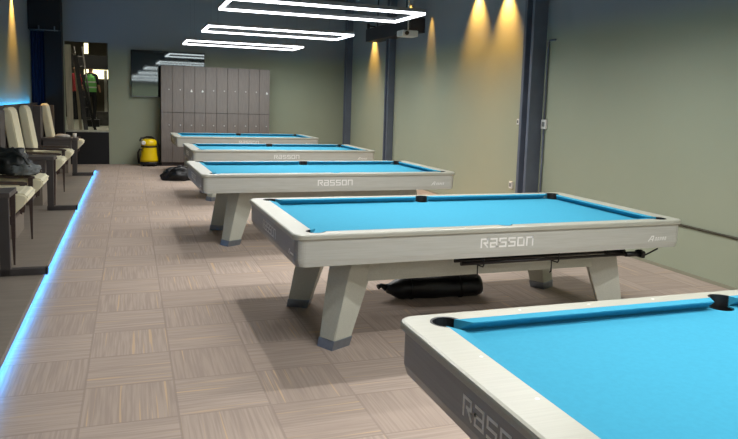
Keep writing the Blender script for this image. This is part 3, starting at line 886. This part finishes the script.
bm = bmesh.new(); lathe(bm, [(0.172, 0.42), (0.176, 0.425), (0.176, 0.445), (0.172, 0.45)], seg=36); obj('seal_band', bm, M['black_plastic'], t)
bm = bmesh.new(); lathe(bm, [(0.168, 0.45), (0.172, 0.50), (0.165, 0.56), (0.13, 0.595), (0.06, 0.605)], seg=36); hd = obj('motor_head', bm, M['yellow'], t)
bm = bmesh.new(); tube(bm, [(-0.11, 0, 0.585), (-0.10, 0, 0.63), (-0.05, 0, 0.655), (0.05, 0, 0.655), (0.10, 0, 0.63), (0.11, 0, 0.585)], 0.014); obj('handle', bm, M['black_plastic'], hd)
bm = bmesh.new(); lathe(bm, [(0.05, 0), (0.05, 0.03), (0.03, 0.04)], seg=20)
bmesh.ops.rotate(bm, verts=bm.verts, cent=(0, 0, 0), matrix=Matrix.Rotation(math.pi/2, 3, 'X')); bmesh.ops.translate(bm, verts=bm.verts, vec=(-0.12, -0.12, 0.52)); obj('switch_cap', bm, M['white'], hd)
bm = bmesh.new(); pts = []
for k in range(22):
    a = math.radians(150+k*9.5); pts.append((0.225*math.cos(a)-0.0, 0.225*math.sin(a), 0.56-0.46*abs(math.sin(k/21*math.pi))**0.8))
tube(bm, [(-0.14, -0.13, 0.36), (-0.20, -0.14, 0.38), (-0.235, -0.08, 0.30), (-0.235, 0.0, 0.18), (-0.22, 0.02, 0.06)], 0.02); tube(bm, [(-0.19, -0.05, 0.56), (-0.17, 0.0, 0.62), (-0.03, 0.04, 0.64), (0.15, 0.03, 0.6), (0.215, 0, 0.45), (0.225, 0, 0.2), (0.22, 0, 0.08)], 0.02)
obj('hose', bm, M['black_plastic'], t)

# ------------------------------------------------------------------ beyond the doorway
FZ = OZ0
for yy, lb in ((18.6, 'added unseen ceiling panel light just past the doorway'), (22.8, 'added unseen ceiling panel light farther past the doorway')):  # added out of sight to brighten the room past the doorway
    t = thing('added_panel_light', lb, 'ceiling light', (-1.0, yy, 3.62), 0, 'added panel lights past the doorway')
    obj('diffuser', B(-0.5, 0.5, -0.3, 0.3, 0, 0.02), M['service_fill'], t); obj('housing', B(-0.52, 0.52, -0.32, 0.32, 0.02, 0.08), M['lamp_house'], t)
def slab(name, p0, p1, w, d, m, label, cat, group=None):
    """plank leaning from p0 (foot centre) to p1 (top centre)"""
    a, b = Vector(p0), Vector(p1); u = (b-a).normalized(); s = Vector((1, 0, 0)) - u*u.x; s.normalize(); n = u.cross(s)
    bm = bmesh.new()
    loft(bm, [[c+s*w/2*i+n*d/2*j for i, j in ((-1, -1), (1, -1), (1, 1), (-1, 1))] for c in (a, b)])
    return tag(obj(name, bm, m), label, cat, group)
slab('plywood_board', (-1.31, 17.3, FZ), (-1.335, 17.2, 2.66), 0.13, 0.03, M['board'], 'tall pale board standing at the left side of the doorway', 'board')
slab('timber_plank', (-0.98, 17.3, FZ), (-1.22, 17.75, 2.45), 0.09, 0.04, M['dull_metal'], 'grey plank leaning in the doorway, nearest the pale board', 'plank', 'leaning planks')
slab('timber_plank', (-1.11, 17.5, FZ), (-1.24, 17.9, 2.50), 0.06, 0.04, M['board'], 'light leaning plank behind the grey one in the doorway', 'plank', 'leaning planks')
slab('timber_plank', (-0.80, 17.6, FZ), (-1.13, 18.3, 2.1), 0.06, 0.04, M['black_metal'], 'black leaning plank, rightmost of those in the doorway', 'plank', 'leaning planks')
lad = thing('step_ladder', 'dark ladder leaning beyond the doorway', 'ladder', (0, 0, 0))
for dx in (-0.16, 0.16):
    bm = bmesh.new(); tube(bm, [(-0.98+dx*0.6, 18.6, FZ), (-1.25+dx*0.6, 19.3, 2.75)], 0.022, 6); obj('stile', bm, M['dull_metal'], lad)
for k in range(7):
    f = (k+1)/8; x = -0.98-0.27*f; y = 18.6+0.7*f; z = FZ+(2.75-FZ)*f
    bm = bmesh.new(); tube(bm, [(x-0.1, y, z), (x+0.1, y, z)], 0.014, 6); obj('rung', bm, M['dull_metal'], lad)
bm = B(-3.19, 0.59, 19.9, 20.1, 2.24, 2.58); struct('trim_7', bm, M['black_wall'], 'dark beam across the room beyond the doorway', 'beam')
t = thing('light_box', 'warm glowing panel beyond the doorway above the person', 'light', (-1.05, 25.4, 2.0))
obj('panel', B(-0.42, 0.42, -0.02, 0.02, 0.08, 0.38), M['warm_panel'], t); obj('housing', B(-0.45, 0.45, 0.02, 0.12, 0.05, 0.41), M['dull_metal'], t)
for xx in (-0.3, 0.3):
    bm = bmesh.new(); tube(bm, [(xx, 0.07, 0.41), (xx, 0.07, 1.7)], 0.01, 6); obj('rod', bm, M['wire'], t)
t = thing('tube_light', 'warm lamp high behind the dark beam beyond the doorway', 'light', (-1.2, 21.9, 2.72))
obj('panel', B(-0.06, 0.05, -0.02, 0.02, 0.0, 0.30), M['warm_panel'], t); obj('bracket', B(-0.03, 0.03, 0.02, 0.06, 0.2, 0.98), M['dull_metal'], t)
bm = B(-0.70, -0.62, 20.9, 21.0, FZ, 2.23, 0.004); tag(obj('white_post', bm, M['white']), 'white upright post at the right side beyond the doorway', 'post')
for k, (x, y, w, h, mk, lb) in enumerate([(-0.95, 19.4, 0.34, 0.16, 'black_plastic', 'black low crate on the floor beyond the doorway'),
        (-0.72, 20.2, 0.3, 0.34, 'dull_metal', 'grey crate beyond the doorway, right of the leaning planks'),
        (-1.5, 24.6, 0.5, 0.9, 'duct', 'dark cabinet standing beyond the two people')]):
    t = thing('storage_crate', lb, 'crate', (x, y, FZ)); obj('body', B(-w/2, w/2, -0.15, 0.15, 0, h, 0.01), M[mk], t); obj('lid', B(-w/2-.01, w/2+.01, -0.16, 0.16, h, h+0.03, 0.005), M[mk], t)

def person(loc, rz, shirt, label, vest):
    t = thing('person', label, 'person', loc, rz)
    # skeleton (faces -y): one continuous skin surface
    V = [(0, 0, 0.93, .12, .10), (0, 0, 1.10, .125, .095), (0, 0.0, 1.28, .145, .10), (0, 0, 1.42, .11, .085), (0, 0, 1.49, .05, .05), (0, -0.01, 1.56, .068, .078), (0, -0.01, 1.66, .07, .085),
         (-.17, 0, 1.41, .055, .055), (-.23, 0.01, 1.15, .043, .043), (-.22, -0.12, 0.96, .033, .033), (-.21, -0.18, 0.90, .035, .02),
         (.17, 0, 1.41, .055, .055), (.23, 0.02, 1.15, .043, .043), (.21, -0.10, 0.93, .033, .033), (.20, -0.15, 0.86, .035, .02),
         (-.09, 0, 0.86, .09, .09), (-.10, -0.03, 0.48, .062, .062), (-.10, 0.02, 0.09, .042, .045), (-.10, -0.13, 0.035, .04, .03),
         (.09, 0, 0.86, .09, .09), (.11, 0.02, 0.48, .062, .062), (.12, 0.08, 0.09, .042, .045), (.12, -0.06, 0.035, .04, .03)]
    Eg = [(0, 1), (1, 2), (2, 3), (3, 4), (4, 5), (5, 6), (3, 7), (7, 8), (8, 9), (9, 10), (3, 11), (11, 12), (12, 13), (13, 14), (0, 15), (15, 16), (16, 17), (17, 18), (0, 19), (19, 20), (20, 21), (21, 22)]
    me = bpy.data.meshes.new('person_skeleton'); me.from_pydata([v[:3] for v in V], Eg, []); me.update()
    tmp = bpy.data.objects.new('person_skeleton', me); COL.objects.link(tmp)
    tmp.modifiers.new('s', 'SKIN')
    if not me.skin_vertices: 
        me.attributes.new  # skin layer is created with the modifier
    for i, v in enumerate(V):
        sv = me.skin_vertices[0].data[i]; sv.radius = (v[3], v[4]); sv.use_root = (i == 0)
    ss = tmp.modifiers.new('u', 'SUBSURF'); ss.levels = 2; ss.render_levels = 2
    dg = bpy.context.evaluated_depsgraph_get(); dg.update()
    m2 = bpy.data.meshes.new_from_object(tmp.evaluated_get(dg)); m2.name = 'body'
    bpy.data.objects.remove(tmp)
    m2.materials.clear()
    for k in ('skin', shirt, 'trouser'): m2.materials.append(M[k])
    for p in m2.polygons:
        c = p.center; p.use_smooth = True
        if c.z < 0.92 and abs(c.x) < 0.17 and c.y > -0.3 or c.z < 0.8: p.material_index = 2
        elif c.z < 1.47 and not (abs(c.x) > 0.16 and c.z < 1.12): p.material_index = 1
        else: p.material_index = 0
    body = bpy.data.objects.new('body', m2); link(body, t)
    # face details
    bm = bmesh.new()
    for sx in (-1, 1):
        b2 = bmesh.new(); bmesh.ops.create_icosphere(b2, subdivisions=2, radius=0.009); merge(bm, b2, 0, Matrix.Translation((sx*0.028, -0.088, 1.635)))
    obj('eyes', bm, M['hair'], t)
    bm = bmesh.new(); loft(bm, [[(-.012, -.085, 1.60), (.012, -.085, 1.60), (.012, -.11, 1.598), (-.012, -.11, 1.598)], [(-.006, -.085, 1.645), (.006, -.085, 1.645), (.005, -.09, 1.645), (-.005, -.09, 1.645)]]); obj('nose', bm, M['skin'], t)
    # hair cap
    b2 = bmesh.new(); bmesh.ops.create_icosphere(b2, subdivisions=3, radius=1)
    bmesh.ops.delete(b2, geom=[v for v in b2.verts if v.co.z < -0.15+0.75*max(0, -v.co.y)], context='VERTS')
    for v in b2.verts: v.co = Vector((v.co.x*0.088, v.co.y*0.105+0.0, v.co.z*0.105+1.655))
    obj('hair', b2, M['hair'], t)
    if vest:
        bm = bmesh.new(); secs = []
        for z, rx, ry in ((0.90, .165, .13), (1.05, .16, .125), (1.25, .175, .125), (1.36, .17, .118), (1.44, .11, .09)):
            secs.append([(rx*math.cos(a), ry*math.sin(a), z) for a in [2*math.pi*k/24 for k in range(24)]])
        loft(bm, secs, cap=False, smooth=True); v = obj('safety_vest', bm, M['vest'], t); v['label'] = 'bright green safety vest'
        bm = bmesh.new()
        for z, rx, ry in ((1.02, .166, .131), (1.18, .175, .130)):
            loft(bm, [[(rx*math.cos(a), ry*math.sin(a), zz) for a in [2*math.pi*k/24 for k in range(24)]] for zz in (z, z+0.045)], cap=False)
        obj('reflective_band', bm, M['white'], v)
    return t
person((-1.15, 23.0, FZ), math.pi*0.9, 'trouser', 'person in a green safety vest and dark trousers, standing beyond the doorway', True)
person((-1.62, 23.9, FZ), -0.6, 'red', 'person in a red shirt beyond the doorway, left of the green vest', False)
